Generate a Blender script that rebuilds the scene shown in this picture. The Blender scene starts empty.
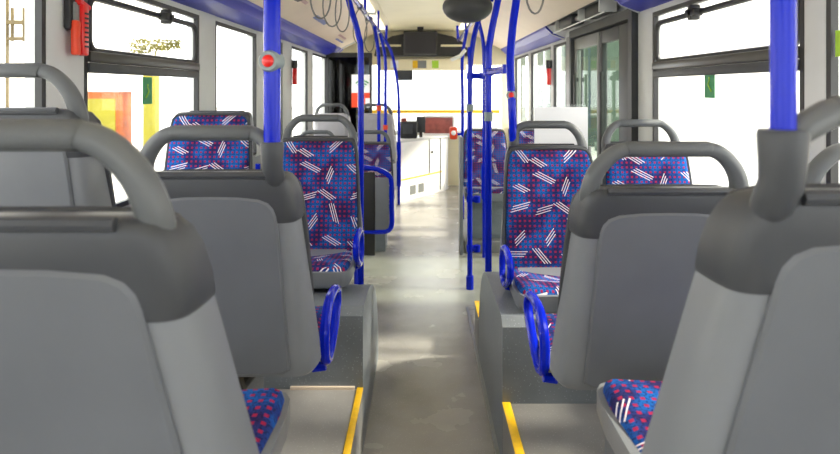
import bpy, bmesh, math, random
from mathutils import Vector, Matrix
random.seed(7)
C = bpy.context.scene.collection
PI = math.pi
EYE = 1.38
F = 620.0

# ------------------------------------------------------------------ helpers
def new(): return bmesh.new()

def box(bm, x0, x1, y0, y1, z0, z1, bev=0.0, seg=2):
    r = bmesh.ops.create_cube(bm, size=1.0)
    vs = r['verts']
    for v in vs:
        v.co.x = x0 + (v.co.x + .5) * (x1 - x0)
        v.co.y = y0 + (v.co.y + .5) * (y1 - y0)
        v.co.z = z0 + (v.co.z + .5) * (z1 - z0)
    if bev > 0:
        es = list({e for v in vs for e in v.link_edges})
        bmesh.ops.bevel(bm, geom=es, offset=bev, segments=seg, affect='EDGES', profile=.5)
    return bm

def loft(bm, rings, closed=True, cap=True):
    R = [[bm.verts.new(p) for p in ring] for ring in rings]
    n = len(R[0])
    for a, b in zip(R[:-1], R[1:]):
        for i in range(n if closed else n - 1):
            j = (i + 1) % n
            bm.faces.new((a[i], a[j], b[j], b[i]))
    if cap and closed:
        bm.faces.new(list(reversed(R[0])))
        bm.faces.new(R[-1])
    return bm

def tube(bm, pts, r, n=12, closed=False, flat=None):
    """sweep; r number or list; flat=(a,b): extra scale in the two frame axes"""
    P = [Vector(p) for p in pts]
    m = len(P)
    rs = r if isinstance(r, (list, tuple)) else [r] * m
    fl = flat or (1, 1)
    T = []
    for i in range(m):
        if closed: d = P[(i + 1) % m] - P[i - 1]
        else: d = P[min(i + 1, m - 1)] - P[max(i - 1, 0)]
        T.append(d.normalized())
    u = Vector((0, 1, 0))
    if abs(T[0].dot(u)) > .9: u = Vector((1, 0, 0))
    u = (u - T[0] * u.dot(T[0])).normalized()
    rings = []
    for i in range(m):
        u = (u - T[i] * u.dot(T[i])).normalized()
        w = T[i].cross(u)
        rings.append([P[i] + (u * math.cos(a) * fl[0] + w * math.sin(a) * fl[1]) * rs[i]
                      for a in [2 * PI * k / n for k in range(n)]])
    if closed: rings.append(rings[0]); return _closed(bm, rings[:-1])
    return loft(bm, rings)

def _closed(bm, rings):
    R = [[bm.verts.new(p) for p in ring] for ring in rings]
    n = len(R[0]); m = len(R)
    for i in range(m):
        a, b = R[i], R[(i + 1) % m]
        for k in range(n):
            l = (k + 1) % n
            bm.faces.new((a[k], a[l], b[l], b[k]))
    return bm

def smooth_path(pts, k=6):
    """Catmull-Rom through the points"""
    P = [Vector(p) for p in pts]
    out = []
    for i in range(len(P) - 1):
        p0 = P[max(i - 1, 0)]; p1 = P[i]; p2 = P[i + 1]; p3 = P[min(i + 2, len(P) - 1)]
        for j in range(k):
            t = j / k
            out.append(.5 * ((2 * p1) + (-p0 + p2) * t + (2 * p0 - 5 * p1 + 4 * p2 - p3) * t * t
                             + (-p0 + 3 * p1 - 3 * p2 + p3) * t ** 3))
    out.append(P[-1])
    return out

def prism(bm, poly, f, a, b):
    """poly of 2D points, f(u,v,w)->3D, from w=a to w=b"""
    return loft(bm, [[f(u, v, a) for u, v in poly], [f(u, v, b) for u, v in poly]])

def rrect(x0, x1, y0, y1, r, n=5):
    out = []
    for cx, cy, a0 in ((x1 - r, y1 - r, 0), (x0 + r, y1 - r, PI / 2), (x0 + r, y0 + r, PI), (x1 - r, y0 + r, 1.5 * PI)):
        for k in range(n + 1):
            a = a0 + PI / 2 * k / n
            out.append((cx + r * math.cos(a), cy + r * math.sin(a)))
    return out

def cyl(bm, p, q, r, n=16): return tube(bm, [p, q], r, n)

def dome(bm, c, axis, r, h, n=20, m=6):
    c = Vector(c); ax = Vector(axis).normalized()
    u = ax.orthogonal().normalized(); w = ax.cross(u)
    rings = []
    for i in range(m):
        t = PI / 2 * i / m
        rings.append([c + ax * h * math.sin(t) + (u * math.cos(a) + w * math.sin(a)) * r * math.cos(t)
                      for a in [2 * PI * k / n for k in range(n)]])
    return loft(bm, rings)

def build(name, bm, mat, parent=None, smooth=35, label=None, loc=None, uv=None):
    bmesh.ops.recalc_face_normals(bm, faces=bm.faces[:])
    if uv:
        L = bm.loops.layers.uv.new('UVMap')
        for f in bm.faces:
            for l in f.loops: l[L].uv = uv(l.vert.co)
    me = bpy.data.meshes.new(name)
    bm.to_mesh(me); bm.free()
    o = bpy.data.objects.new(name, me)
    me.materials.append(mat)
    if smooth:
        me.polygons.foreach_set('use_smooth', [True] * len(me.polygons))
        me.set_sharp_from_angle(angle=math.radians(smooth))
    C.objects.link(o)
    if parent is not None: o.parent = parent
    if label: o['label'] = label
    if loc: o.location = loc
    return o

def thing(name, label, cat, loc=(0, 0, 0), rotz=0, group=None):
    o = bpy.data.objects.new(name, None); C.objects.link(o)
    o.empty_display_size = .1
    o.location = loc; o.rotation_euler = (0, 0, rotz)
    o['label'] = label; o['category'] = cat
    if group: o['group'] = group
    return o

def tag(o, label, cat, group=None):
    o['label'] = label; o['category'] = cat
    if group: o['group'] = group
    return o

def struct(name, bm, mat, parent=None, smooth=35, label=None, cat=None):
    o = build(name, bm, mat, parent, smooth)
    if parent is None:
        o['kind'] = 'structure'
        o['label'] = label or name.replace('_', ' ')
        o['category'] = cat or name.split('_')[0]
    elif label: o['label'] = label
    return o

# ------------------------------------------------------------------ materials
def srgb(r, g, b):
    f = lambda c: (c / 255 / 12.92) if c / 255 <= .04045 else ((c / 255 + .055) / 1.055) ** 2.4
    return (f(r), f(g), f(b), 1)

def mat(name, col, rough=.5, metal=0, noise=0, nscale=30, bump=0, bscale=200, coat=0, spec=.5, emit=None, estr=0):
    m = bpy.data.materials.new(name); m.use_nodes = True
    nt = m.node_tree; N = nt.nodes; b = N['Principled BSDF']
    b.inputs['Base Color'].default_value = col
    b.inputs['Roughness'].default_value = rough
    b.inputs['Metallic'].default_value = metal
    b.inputs['Coat Weight'].default_value = coat
    b.inputs['Specular IOR Level'].default_value = spec
    tc = N.new('ShaderNodeTexCoord')
    if noise:
        t = N.new('ShaderNodeTexNoise'); t.inputs['Scale'].default_value = nscale; t.inputs['Detail'].default_value = 4
        nt.links.new(tc.outputs['Object'], t.inputs['Vector'])
        r = N.new('ShaderNodeMapRange'); r.inputs['From Min'].default_value = .3; r.inputs['From Max'].default_value = .7
        r.inputs['To Min'].default_value = 1 - noise; r.inputs['To Max'].default_value = 1 + noise
        nt.links.new(t.outputs['Fac'], r.inputs['Value'])
        mx = N.new('ShaderNodeVectorMath'); mx.operation = 'SCALE'; mx.inputs[0].default_value = col[:3]
        nt.links.new(r.outputs[0], mx.inputs['Scale'])
        nt.links.new(mx.outputs[0], b.inputs['Base Color'])
    if bump:
        t2 = N.new('ShaderNodeTexNoise'); t2.inputs['Scale'].default_value = bscale
        nt.links.new(tc.outputs['Object'], t2.inputs['Vector'])
        bp = N.new('ShaderNodeBump'); bp.inputs['Strength'].default_value = bump; bp.inputs['Distance'].default_value = .002
        nt.links.new(t2.outputs['Fac'], bp.inputs['Height']); nt.links.new(bp.outputs[0], b.inputs['Normal'])
    if emit:
        b.inputs['Emission Color'].default_value = emit; b.inputs['Emission Strength'].default_value = estr
    return m

def glass_mat(name, tint, refl=.06):
    m = bpy.data.materials.new(name); m.use_nodes = True
    nt = m.node_tree; N = nt.nodes; N.clear()
    o = N.new('ShaderNodeOutputMaterial'); mx = N.new('ShaderNodeMixShader')
    t = N.new('ShaderNodeBsdfTransparent'); t.inputs[0].default_value = tint
    g = N.new('ShaderNodeBsdfGlossy'); g.inputs['Roughness'].default_value = .02
    lw = N.new('ShaderNodeLayerWeight'); lw.inputs[0].default_value = .5
    pw = N.new('ShaderNodeMath'); pw.operation = 'POWER'; pw.inputs[1].default_value = 5
    fr = N.new('ShaderNodeMath'); fr.operation = 'MULTIPLY_ADD'; fr.inputs[1].default_value = .3; fr.inputs[2].default_value = refl * .4
    nt.links.new(lw.outputs['Facing'], pw.inputs[0]); nt.links.new(pw.outputs[0], fr.inputs[0])
    nt.links.new(fr.outputs[0], mx.inputs[0]); nt.links.new(t.outputs[0], mx.inputs[1]); nt.links.new(g.outputs[0], mx.inputs[2])
    nt.links.new(mx.outputs[0], o.inputs[0])
    return m

def fabric_mat():
    m = bpy.data.materials.new('seat_fabric'); m.use_nodes = True
    nt = m.node_tree; N = nt.nodes; L = nt.links; b = N['Principled BSDF']
    b.inputs['Roughness'].default_value = .9; b.inputs['Specular IOR Level'].default_value = .15
    tc = N.new('ShaderNodeTexCoord')
    uv = tc.outputs['UV']
    def math_(op, a, b_=None, c=None):
        n = N.new('ShaderNodeMath'); n.operation = op
        for i, v in enumerate((a, b_, c)):
            if v is None: continue
            if isinstance(v, (int, float)): n.inputs[i].default_value = v
            else: L.new(v, n.inputs[i])
        return n.outputs[0]
    def mixc(f, a, b_):
        n = N.new('ShaderNodeMix'); n.data_type = 'RGBA'
        if isinstance(f, float): n.inputs[0].default_value = f
        else: L.new(f, n.inputs[0])
        for i, v in ((6, a), (7, b_)):
            if isinstance(v, tuple): n.inputs[i].default_value = v
            else: L.new(v, n.inputs[i])
        return n.outputs[2]
    # woven base: bright blue patches in navy/purple
    ns = N.new('ShaderNodeTexNoise'); ns.inputs['Scale'].default_value = 9; ns.inputs['Detail'].default_value = 2
    L.new(uv, ns.inputs['Vector'])
    cr = N.new('ShaderNodeValToRGB'); e = cr.color_ramp.elements
    e[0].position = .40; e[0].color = srgb(44, 38, 90)
    e[1].position = .58; e[1].color = srgb(24, 92, 172)
    k = e.new(.47); k.color = srgb(34, 56, 124)
    L.new(ns.outputs['Fac'], cr.inputs[0])
    n2 = N.new('ShaderNodeTexNoise'); n2.inputs['Scale'].default_value = 190; n2.inputs['Detail'].default_value = 1
    L.new(uv, n2.inputs['Vector'])
    wv = math_('GREATER_THAN', n2.outputs['Fac'], .56)
    base = mixc(math_('MULTIPLY', wv, .65), cr.outputs[0], srgb(26, 24, 58))
    # red woven squares in a grid
    sp = N.new('ShaderNodeSeparateXYZ'); L.new(uv, sp.inputs[0])
    cs = 1 / .0215
    fx = math_('FRACT', math_('MULTIPLY', sp.outputs[0], cs)); fy = math_('FRACT', math_('MULTIPLY', sp.outputs[1], cs))
    dx = math_('LESS_THAN', math_('ABSOLUTE', math_('SUBTRACT', fx, .5)), .215)
    dy = math_('LESS_THAN', math_('ABSOLUTE', math_('SUBTRACT', fy, .5)), .20)
    n3 = N.new('ShaderNodeTexNoise'); n3.inputs['Scale'].default_value = 300; L.new(uv, n3.inputs['Vector'])
    keep = math_('GREATER_THAN', n3.outputs['Fac'], .36)
    base = mixc(math_('MULTIPLY', math_('MULTIPLY', math_('MULTIPLY', dx, dy), keep), .92), base, srgb(158, 34, 70))
    # groups of three pale strokes, each group turned its own way
    vo = N.new('ShaderNodeTexVoronoi'); vo.voronoi_dimensions = '2D'; vo.inputs['Scale'].default_value = 9.5
    vo.inputs['Randomness'].default_value = .55
    L.new(uv, vo.inputs['Vector'])
    sub = N.new('ShaderNodeVectorMath'); sub.operation = 'SUBTRACT'
    L.new(uv, sub.inputs[0]); L.new(vo.outputs['Position'], sub.inputs[1])
    sc = N.new('ShaderNodeSeparateColor'); L.new(vo.outputs['Color'], sc.inputs[0])
    ro = N.new('ShaderNodeVectorRotate'); ro.rotation_type = 'Z_AXIS'
    L.new(sub.outputs[0], ro.inputs['Vector']); L.new(math_('MULTIPLY', sc.outputs[0], 6.28), ro.inputs['Angle'])
    s2 = N.new('ShaderNodeSeparateXYZ'); L.new(ro.outputs[0], s2.inputs[0])
    u = s2.outputs[0]; v = s2.outputs[1]
    idx = math_('ROUND', math_('DIVIDE', v, .0098))
    ins = math_('LESS_THAN', math_('ABSOLUTE', idx), 1.5)
    off = math_('SUBTRACT', v, math_('MULTIPLY', idx, .0098))
    thin = math_('LESS_THAN', math_('ABSOLUTE', off), .0016)
    ush = math_('ADD', u, math_('MULTIPLY', idx, .008))
    ln = math_('LESS_THAN', math_('ABSOLUTE', ush), math_('ADD', .028, math_('MULTIPLY', sc.outputs[1], .022)))
    st = math_('MULTIPLY', math_('MULTIPLY', ins, thin), ln)
    base = mixc(st, base, srgb(232, 226, 232))
    L.new(base, b.inputs['Base Color'])
    bp = N.new('ShaderNodeBump'); bp.inputs['Strength'].default_value = .25; bp.inputs['Distance'].default_value = .001
    L.new(n2.outputs['Fac'], bp.inputs['Height']); L.new(bp.outputs[0], b.inputs['Normal'])
    return m

def speckle_mat(name, base, dark, light, rough, smear=None):
    m = bpy.data.materials.new(name); m.use_nodes = True
    nt = m.node_tree; N = nt.nodes; L = nt.links; b = N['Principled BSDF']
    tc = N.new('ShaderNodeTexCoord')
    n1 = N.new('ShaderNodeTexNoise'); n1.inputs['Scale'].default_value = 3; n1.inputs['Detail'].default_value = 5
    L.new(tc.outputs['Object'], n1.inputs['Vector'])
    cr = N.new('ShaderNodeValToRGB'); e = cr.color_ramp.elements
    e[0].position = .3; e[0].color = dark; e[1].position = .7; e[1].color = base
    L.new(n1.outputs['Fac'], cr.inputs[0])
    vo = N.new('ShaderNodeTexVoronoi'); vo.inputs['Scale'].default_value = 95
    L.new(tc.outputs['Object'], vo.inputs['Vector'])
    lt = N.new('ShaderNodeMath'); lt.operation = 'LESS_THAN'; lt.inputs[1].default_value = .17
    L.new(vo.outputs['Distance'], lt.inputs[0])
    mx = N.new('ShaderNodeMix'); mx.data_type = 'RGBA'
    ml = N.new('ShaderNodeMath'); ml.operation = 'MULTIPLY'; ml.inputs[1].default_value = .35
    L.new(lt.outputs[0], ml.inputs[0]); L.new(ml.outputs[0], mx.inputs[0])
    L.new(cr.outputs[0], mx.inputs[6]); mx.inputs[7].default_value = light
    L.new(mx.outputs[2], b.inputs['Base Color'])
    mr = N.new('ShaderNodeMapRange'); mr.inputs['To Min'].default_value = rough - .1; mr.inputs['To Max'].default_value = rough + .12
    L.new(n1.outputs['Fac'], mr.inputs[0]); L.new(mr.outputs[0], b.inputs['Roughness'])
    return m

M = {}
M['shell'] = mat('grey_plastic', srgb(124, 127, 132), .34, spec=.3, noise=.05, nscale=6, bump=.08, bscale=500)
M['panel'] = mat('mid_grey_plastic', srgb(104, 107, 112), .38, spec=.3, noise=.08, nscale=5, bump=.12, bscale=600)
M['hood'] = mat('dark_grey_plastic', srgb(68, 70, 74), .40, spec=.3, noise=.05, nscale=8, bump=.12, bscale=600)
M['handle'] = mat('handle_grey_plastic', srgb(98, 101, 103), .38, spec=.3, noise=.04, nscale=10)
M['grip'] = mat('grip_rubber', srgb(90, 93, 95), .55, bump=.6, bscale=450)
M['fabric'] = fabric_mat()
M['blue'] = mat('blue_enamel', srgb(8, 34, 190), .16, spec=.22, noise=.03)
M['band'] = mat('blue_plastic', srgb(52, 58, 172), .38, spec=.3, noise=.04, nscale=3)
M['cove'] = mat('cream_panel', srgb(228, 208, 188), .45, noise=.03, nscale=4)
M['ceil'] = mat('cream_ceiling', srgb(248, 238, 202), .4, noise=.04, nscale=3)
M['pillar'] = mat('pale_grey_trim', srgb(205, 207, 205), .45, noise=.04, nscale=5)
M['wall'] = mat('grey_wall', srgb(150, 152, 152), .55, noise=.05, nscale=5)
M['black'] = mat('black_rubber', srgb(38, 38, 38), .5, noise=.1, nscale=20)
M['rail'] = mat('dark_metal', srgb(66, 64, 60), .35, metal=.2, noise=.08, nscale=15)
M['dark'] = mat('dark_grey', srgb(58, 60, 62), .5, noise=.1, nscale=12)
M['doorgrey'] = mat('door_grey', srgb(128, 130, 128), .45, noise=.06, nscale=8)
M['floor'] = speckle_mat('aisle_vinyl', srgb(172, 168, 162), srgb(142, 139, 134), srgb(206, 202, 196), .24)
M['plat'] = speckle_mat('platform_vinyl', srgb(150, 148, 146), srgb(118, 116, 114), srgb(188, 188, 186), .42)
M['arch'] = speckle_mat('arch_vinyl', srgb(128, 134, 140), srgb(98, 104, 110), srgb(196, 200, 204), .4)
M['yellow'] = mat('yellow_edge', srgb(240, 190, 20), .45, noise=.08, nscale=40)
M['steel'] = mat('steel', srgb(170, 172, 170), .3, metal=.9, noise=.05)
M['red'] = mat('red_plastic', srgb(225, 24, 20), .3, coat=.4, noise=.04)
M['orange'] = mat('orange_red_plastic', srgb(235, 70, 30), .4, noise=.05)
M['button'] = mat('button_housing', srgb(128, 140, 142), .35, noise=.04)
M['white'] = mat('white_panel', srgb(244, 243, 240), .4, noise=.02)
M['paper'] = mat('white_paper', srgb(255, 255, 255), .6, noise=.01)
M['green'] = mat('green_sticker', srgb(30, 140, 80), .5, noise=.04)
M['screen'] = mat('dark_screen', srgb(36, 34, 40), .15, noise=.05)
M['grey_loop'] = mat('grey_loop', srgb(110, 108, 104), .5, noise=.05)
M['pinksticker'] = mat('pink_grey_sticker', srgb(196, 160, 160), .6, noise=.1, nscale=60)
M['bluesticker'] = mat('blue_grey_sticker', srgb(122, 128, 178), .6, noise=.1, nscale=60)
M['lime'] = mat('lime_sticker', srgb(170, 214, 60), .6, noise=.1, nscale=60)
M['maroon'] = mat('maroon_panel', srgb(150, 78, 70), .5, noise=.25, nscale=14)
M['diff'] = mat('lamp_diffuser', srgb(255, 246, 220), .5, noise=.01, emit=(1, .93, .76, 1), estr=1.3)
M['glass'] = glass_mat('clear_glass', (.97, .98, .97, 1))
M['tint'] = glass_mat('tinted_glass', (.70, .76, .70, 1))
M['smoke'] = glass_mat('smoked_glass', (.16, .17, .17, 1))
M['facade'] = mat('white_facade', srgb(244, 240, 232), .8, noise=.04, nscale=.8)
M['facade2'] = mat('pale_facade', srgb(238, 232, 220), .8, noise=.04, nscale=.8)
M['fwin'] = mat('facade_window', srgb(150, 158, 160), .3, noise=.1)
M['kiosk'] = mat('orange_kiosk', srgb(150, 72, 4), .6, noise=.35, nscale=2.2)
M['ypost'] = mat('lime_yellow_post', srgb(128, 122, 6), .6, noise=.1, nscale=3)
M['street'] = mat('street_paving', srgb(200, 196, 188), .8, noise=.1, nscale=1.5)
M['leaf'] = mat('olive_leaf', srgb(92, 88, 14), .7, noise=.5, nscale=4)
M['greygreen'] = mat('grey_green_reflection', srgb(84, 98, 88), .6, noise=.2, nscale=2)
M['pale'] = mat('sunlit_grey_plastic', srgb(176, 174, 178), .4, noise=.04)  # far seats' grey plastic with the sunlight on it put into the colour
M['mast'] = mat('mast_brown', srgb(88, 74, 40), .6, noise=.2)

# ------------------------------------------------------------------ camera
cd = bpy.data.cameras.new('camera'); cam = bpy.data.objects.new('camera', cd); C.objects.link(cam)
cam.location = (0, 0, EYE); cam.rotation_euler = (PI / 2, 0, 0)
cd.sensor_width = 36; cd.lens = 36 * F / 840
cd.shift_x = -2 / 840; cd.shift_y = -138 / 840
cd.clip_start = .02
cd.dof.use_dof = True; cd.dof.focus_distance = 2.4; cd.dof.aperture_fstop = 5.0
bpy.context.scene.camera = cam

# ------------------------------------------------------------------ bus body
WX = 1.28; Y0 = -1.5; YF = 8.9
XL, XR = -.225, .292
ZP = .24
LA0, LA1 = 2.36, 3.2       # left wheel arch along the bus
RA0, RA1 = 2.25, 3.2

bm = new(); box(bm, -WX - .06, WX + .06, Y0, YF + .2, -.05, 0); struct('floor', bm, M['floor'], label='grey vinyl aisle floor')
bm = new(); box(bm, -WX, XL, Y0, LA0, 0.0, ZP, .004); struct('seat_platform', bm, M['plat'], label='raised vinyl platform under the left seats', cat='platform')
bm = new(); box(bm, XR, WX, Y0, RA0, 0.0, ZP, .004); struct('seat_platform', bm, M['plat'], label='raised vinyl platform under the right seats', cat='platform')
bm = new(); box(bm, XR, WX, RA1 + .0, RA1 + .24, 0.0, .2, .004); struct('step_platform', bm, M['plat'], label='low step beyond the right wheel arch', cat='step')

def arch(x0, x1, ya, yb, name_label, slope):
    top = .545
    prof = [(ya, 0), (ya, top - .03), (ya + .03, top)]
    ym = yb - slope
    for k in range(9):
        t = k / 8 * PI / 2
        prof.append((ym + (yb - ym) * math.sin(t), .0 + top * (math.cos(t) ** .8)))
    prof[-1] = (yb, 0)
    bm = new(); prism(bm, prof, lambda u, v, w: (w, u, v), x0, x1)
    return struct('wheel_arch', bm, M['arch'], label=name_label, cat='wheel arch', smooth=40)
arch(-WX, XL, LA0, LA1, 'speckled grey wheel arch box on the left', .72)
arch(XR, WX, RA0, RA1, 'speckled grey wheel arch box on the right', .42)

# yellow edge strips and thin metal edge beads
def strip(x0, x1, ya, yb, z, lab):
    bm = new(); box(bm, x0, x1, ya, yb, z, z + .006, .002)
    return struct('trim_%d' % strip.n, bm, M['yellow'], label=lab, cat='trim')
strip.n = 1
def nextstrip(*a):
    r = strip(*a); strip.n += 1; return r
nextstrip(XL - .022, XL + .002, Y0, LA0 - .002, ZP, 'yellow safety strip along the left platform edge')
nextstrip(XR - .002, XR + .028, Y0, RA0 - .002, ZP, 'yellow safety strip along the right platform edge')
nextstrip(XR - .002, XR + .03, RA1 + .0, RA1 + .24, .2, 'yellow safety strip on the low step past the right wheel arch')
bm = new(); box(bm, XR - .014, XR, Y0, 3.9, 0, .012); struct('trim_4', bm, M['steel'], label='metal bead along the right foot of the aisle', cat='trim')
bm = new(); box(bm, -.5, XL - .03, LA0 - .012, LA0, ZP, ZP + .01); struct('trim_5', bm, M['cove'], label='pale bead at the foot of the left wheel arch', cat='trim')

# ceiling: vaulted centre, cream coves, blue bands, all swept along the bus
def sweep(profile, ya, yb, thick=.02):
    bm = new()
    up = [(x, z + thick) for x, z in reversed(profile)]
    prism(bm, profile + up, lambda u, v, w: (u, w, v), ya, yb)
    return bm
vault = [(-.62, 2.165), (-.55, 2.178), (-.42, 2.192), (-.418, 2.197), (-.41, 2.197), (-.408, 2.193), (-.2, 2.203), (0, 2.205), (.2, 2.203), (.408, 2.193), (.41, 2.197), (.418, 2.197), (.42, 2.192), (.55, 2.178), (.62, 2.165)]
struct('ceiling', sweep(vault, Y0, YF), M['ceil'], label='cream vaulted ceiling centre', smooth=20)
for s, sd in ((-1, 'left'), (1, 'right')):
    cv = [(s * .62, 2.17), (s * .8, 2.085), (s * 1.0, 1.98), (s * 1.09, 1.935)]
    o = struct('trim_%d' % (6 if s < 0 else 7), sweep(cv, Y0, YF - .3), M['cove'], label='cream %s ceiling cove panel' % sd, cat='trim', smooth=20)
    ends = [(Y0, YF - .3)] if s < 0 else [(Y0, 3.62), (5.5, YF - .3)]
    for i, (a, b) in enumerate(ends):
        bd = [(s * 1.088, 1.945), (s * 1.1, 1.915), (s * 1.14, 1.885), (s * 1.15, 1.87), (s * 1.24, 1.835), (s * 1.285, 1.825)]
        struct('trim_%d' % ((8 if s < 0 else 9) + i), sweep(bd, a, b, .03), M['band'],
               label='blue moulded band over the %s windows%s' % (sd, '' if s < 0 else (' near end' if i == 0 else ' far end')), cat='trim', smooth=25)
        # scooped grey end caps of the band
    bm = new(); box(bm, min(s * 1.27, s * 1.34), max(s * 1.27, s * 1.34), Y0, YF, 1.80, 2.1); struct('trim_%d' % (11 if s < 0 else 12), bm, M['pillar'], label='%s header rail above the windows' % sd, cat='trim')
    bm = new(); box(bm, min(s * WX, s * 1.34), max(s * WX, s * 1.34), Y0, YF if s < 0 else 3.62, 0, .88); struct('wall_%s' % sd, bm, M['wall'], label='%s side wall below the windows' % sd)
bm = new(); box(bm, WX, 1.34, 5.42, YF, 0, .88); struct('wall_right_front', bm, M['wall'], label='right side wall ahead of the door')
# roof skin keeps light out above the coves
bm = new(); box(bm, -1.36, 1.36, Y0, YF + .1, 2.32, 2.36); struct('roof', bm, M['white'], label='roof skin', cat='roof')
for s in (-1, 1):
    bm = new(); box(bm, min(s * 1.33, s * 1.36), max(s * 1.33, s * 1.36), Y0, YF, 2.1, 2.34); struct('roof_side', bm, M['white'], label='roof edge on the %s' % ('left' if s < 0 else 'right'), cat='roof')

bm = new(); tube(bm, [(-1.275, 8.42, 1.835), (-1.16, 8.42, 1.868), (-1.09, 8.42, 1.938), (-.9, 8.42, 2.03)], .016, 8)
struct('trim_40', bm, M['pillar'], label='pale trim closing the far end of the left blue band', cat='trim')
# flared grey end pieces of the right band at the door recess
def flare(ya, yb, nm, lab):
    rings = []
    for k in range(7):
        t = k / 6; g = math.sin(t * PI / 2)
        y = ya + (yb - ya) * t
        rings.append([(1.085 + .10 * g, y, 1.94), (1.30, y, 1.94), (1.30, y, 1.80 + .10 * g), (1.15 + .1 * g, y, 1.865 + .05 * g)])
    bm = new(); loft(bm, rings); return struct(nm, bm, M['pillar'], label=lab, cat='trim', smooth=50)
flare(3.60, 3.80, 'trim_13', 'pale flared end piece of the blue band before the door')
flare(5.52, 5.36, 'trim_14', 'pale flared end piece of the blue band past the door')

# pillars between windows
pn = [15]
def pillar(s, a, b, lab, m='pillar', deep=.015):
    x = s * (WX - deep); x2 = s * 1.345
    bm = new(); box(bm, min(x, x2), max(x, x2), a, b, .86, 1.835, .012)
    struct('trim_%d' % pn[0], bm, M[m], label=lab, cat='pillar'); pn[0] += 1
LP = [(.38, .6), (2.09, 2.33), (3.53, 3.81), (4.75, 5.06), (5.64, 6.03), (6.88, 7.19), (8.25, 8.6)]
LW = [(Y0 + .05, .38), (.6, 2.09), (2.33, 3.53), (3.81, 4.75), (5.06, 5.64), (6.03, 6.88), (7.19, 8.25)]
words = ['first', 'second', 'third', 'fourth', 'fifth', 'sixth', 'seventh']
for (a, b), w in zip(LP, words): pillar(-1, a, b, '%s pale pillar along the left windows' % w)
RP = [(.38, .55), (1.945, 2.06), (3.41, 3.64), (5.98, 6.1), (7.22, 7.4), (8.45, 8.6)]
RW = [(Y0 + .05, .38), (.55, 1.945), (2.06, 3.41), (5.45, 5.98), (6.1, 7.22), (7.4, 8.45)]
for (a, b), w in zip(RP, words): pillar(1, a, b, '%s pale pillar along the right windows' % w)
pillar(1, 5.16, 5.45, 'grey post past the right door', 'doorgrey')

# windows
wn = [1]
def window(s, a, b, hopper, lab):
    nm = 'window_%d' % wn[0]; wn[0] += 1
    xa, xb = (WX - .012, WX + .012)
    if s < 0: xa, xb = -xb, -xa
    bm = new(); t = .022
    box(bm, xa, xb, a, a + t, .88, 1.80); box(bm, xa, xb, b - t, b, .88, 1.80)
    box(bm, xa, xb, a + t, b - t, .88, .88 + t); box(bm, xa, xb, a + t, b - t, 1.80 - t, 1.80)
    w = struct(nm, bm, M['black'], label=lab, cat='window')
    bm = new(); box(bm, s * (WX + .004) - .002, s * (WX + .004) + .002, a + t, b - t, .88 + t, 1.80 - t)
    build('glass_pane', bm, M['glass'], w)
    if hopper:
        bm = new(); xs = sorted((s * (WX - .026), s * (WX + .012)))
        box(bm, xs[0], xs[1], a + t, b - t, 1.483, 1.525, .006)
        build('transom_rail', bm, M['rail'], w)
        xs = sorted((s * (WX - .022), s * (WX + .012)))
        bm = new(); box(bm, xs[0], xs[1], a + t, b - t, 1.442, 1.481, .004)
        build('lower_rail', bm, M['dark'], w)
        bm = new()
        R = rrect(a + t + .02, b - t - .02, 1.527, 1.735, .05)
        tube(bm, [(s * (WX - .004), y, z) for y, z in R], .014, 8, closed=True)
        build('hopper_frame', bm, M['black'], w)
        ym = a + (b - a) * .6
        xs = sorted((s * (WX - .045), s * (WX - .0)))
        bm = new(); box(bm, xs[0], xs[1], ym - .05, ym + .05, 1.715, 1.752, .006)
        box(bm, xs[0], xs[1], ym - .02, ym + .02, 1.70, 1.77, .005)
        build('latch', bm, M['black'], w)
    return w
for i, (a, b) in enumerate(LW): window(-1, a, b, i in (2,), '%s window along the left side' % words[i])
for i, (a, b) in enumerate(RW): window(1, a, b, i in (2,), '%s window along the right side' % words[i])

# right folding door: two leaves in a dark frame, mechanism above
bm = new()
box(bm, 1.23, 1.34, 3.64, 3.70, 0, 1.86); box(bm, 1.23, 1.34, 5.14, 5.18, 0, 1.86); box(bm, 1.23, 1.34, 3.70, 5.14, 1.80, 1.86)
door = struct('door_1', bm, M['dark'], label='folding side door on the right with two glazed leaves', cat='door')
for (a, b) in ((3.71, 4.40), (4.42, 5.13)):
    bm = new()
    wn_ = .19 if a < 4 else .1
    box(bm, 1.26, 1.30, a, a + (.26 if a < 4 else .05), .03, 1.79, .006); box(bm, 1.26, 1.30, b - .06, b, .03, 1.79, .006)
    y1 = a + (.26 if a < 4 else .05)
    box(bm, 1.26, 1.30, y1, b - .06, .03, .12, .004); box(bm, 1.26, 1.30, y1, b - .06, 1.70, 1.79, .004)
    leaf = build('door_leaf', bm, M['dark'] if a < 4 else M['doorgrey'], door)
    bm = new(); box(bm, 1.278, 1.282, y1, b - .06, .12, 1.70); build('glass_pane', bm, M['tint'], leaf)
    bm = new(); box(bm, 1.225, 1.245, b - .14, b - .11, .9, 1.5, .006); box(bm, 1.245, 1.262, b - .135, b - .115, .93, .96); box(bm, 1.245, 1.262, b - .135, b - .115, 1.44, 1.47)
    build('door_handle', bm, M['black'], leaf)
mech = thing('door_mechanism', 'dark door drive unit in the recess above the right folding door', 'mechanism', (1.2, 4.5, 1.9))
bm = new(); box(bm, -.1, .06, -.75, .75, .05, .07); build('back_plate', bm, M['doorgrey'], mech)
bm = new(); box(bm, -.06, .03, -.55, -.15, -.03, .05, .008); build('drive_box', bm, M['black'], mech)
bm = new(); box(bm, -.07, .03, .2, .62, -.025, .05, .008); build('valve_box', bm, M['dark'], mech)
bm = new(); cyl(bm, (-.03, -.12, .01), (-.03, .18, .01), .018); build('piston', bm, M['steel'], mech)
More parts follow.
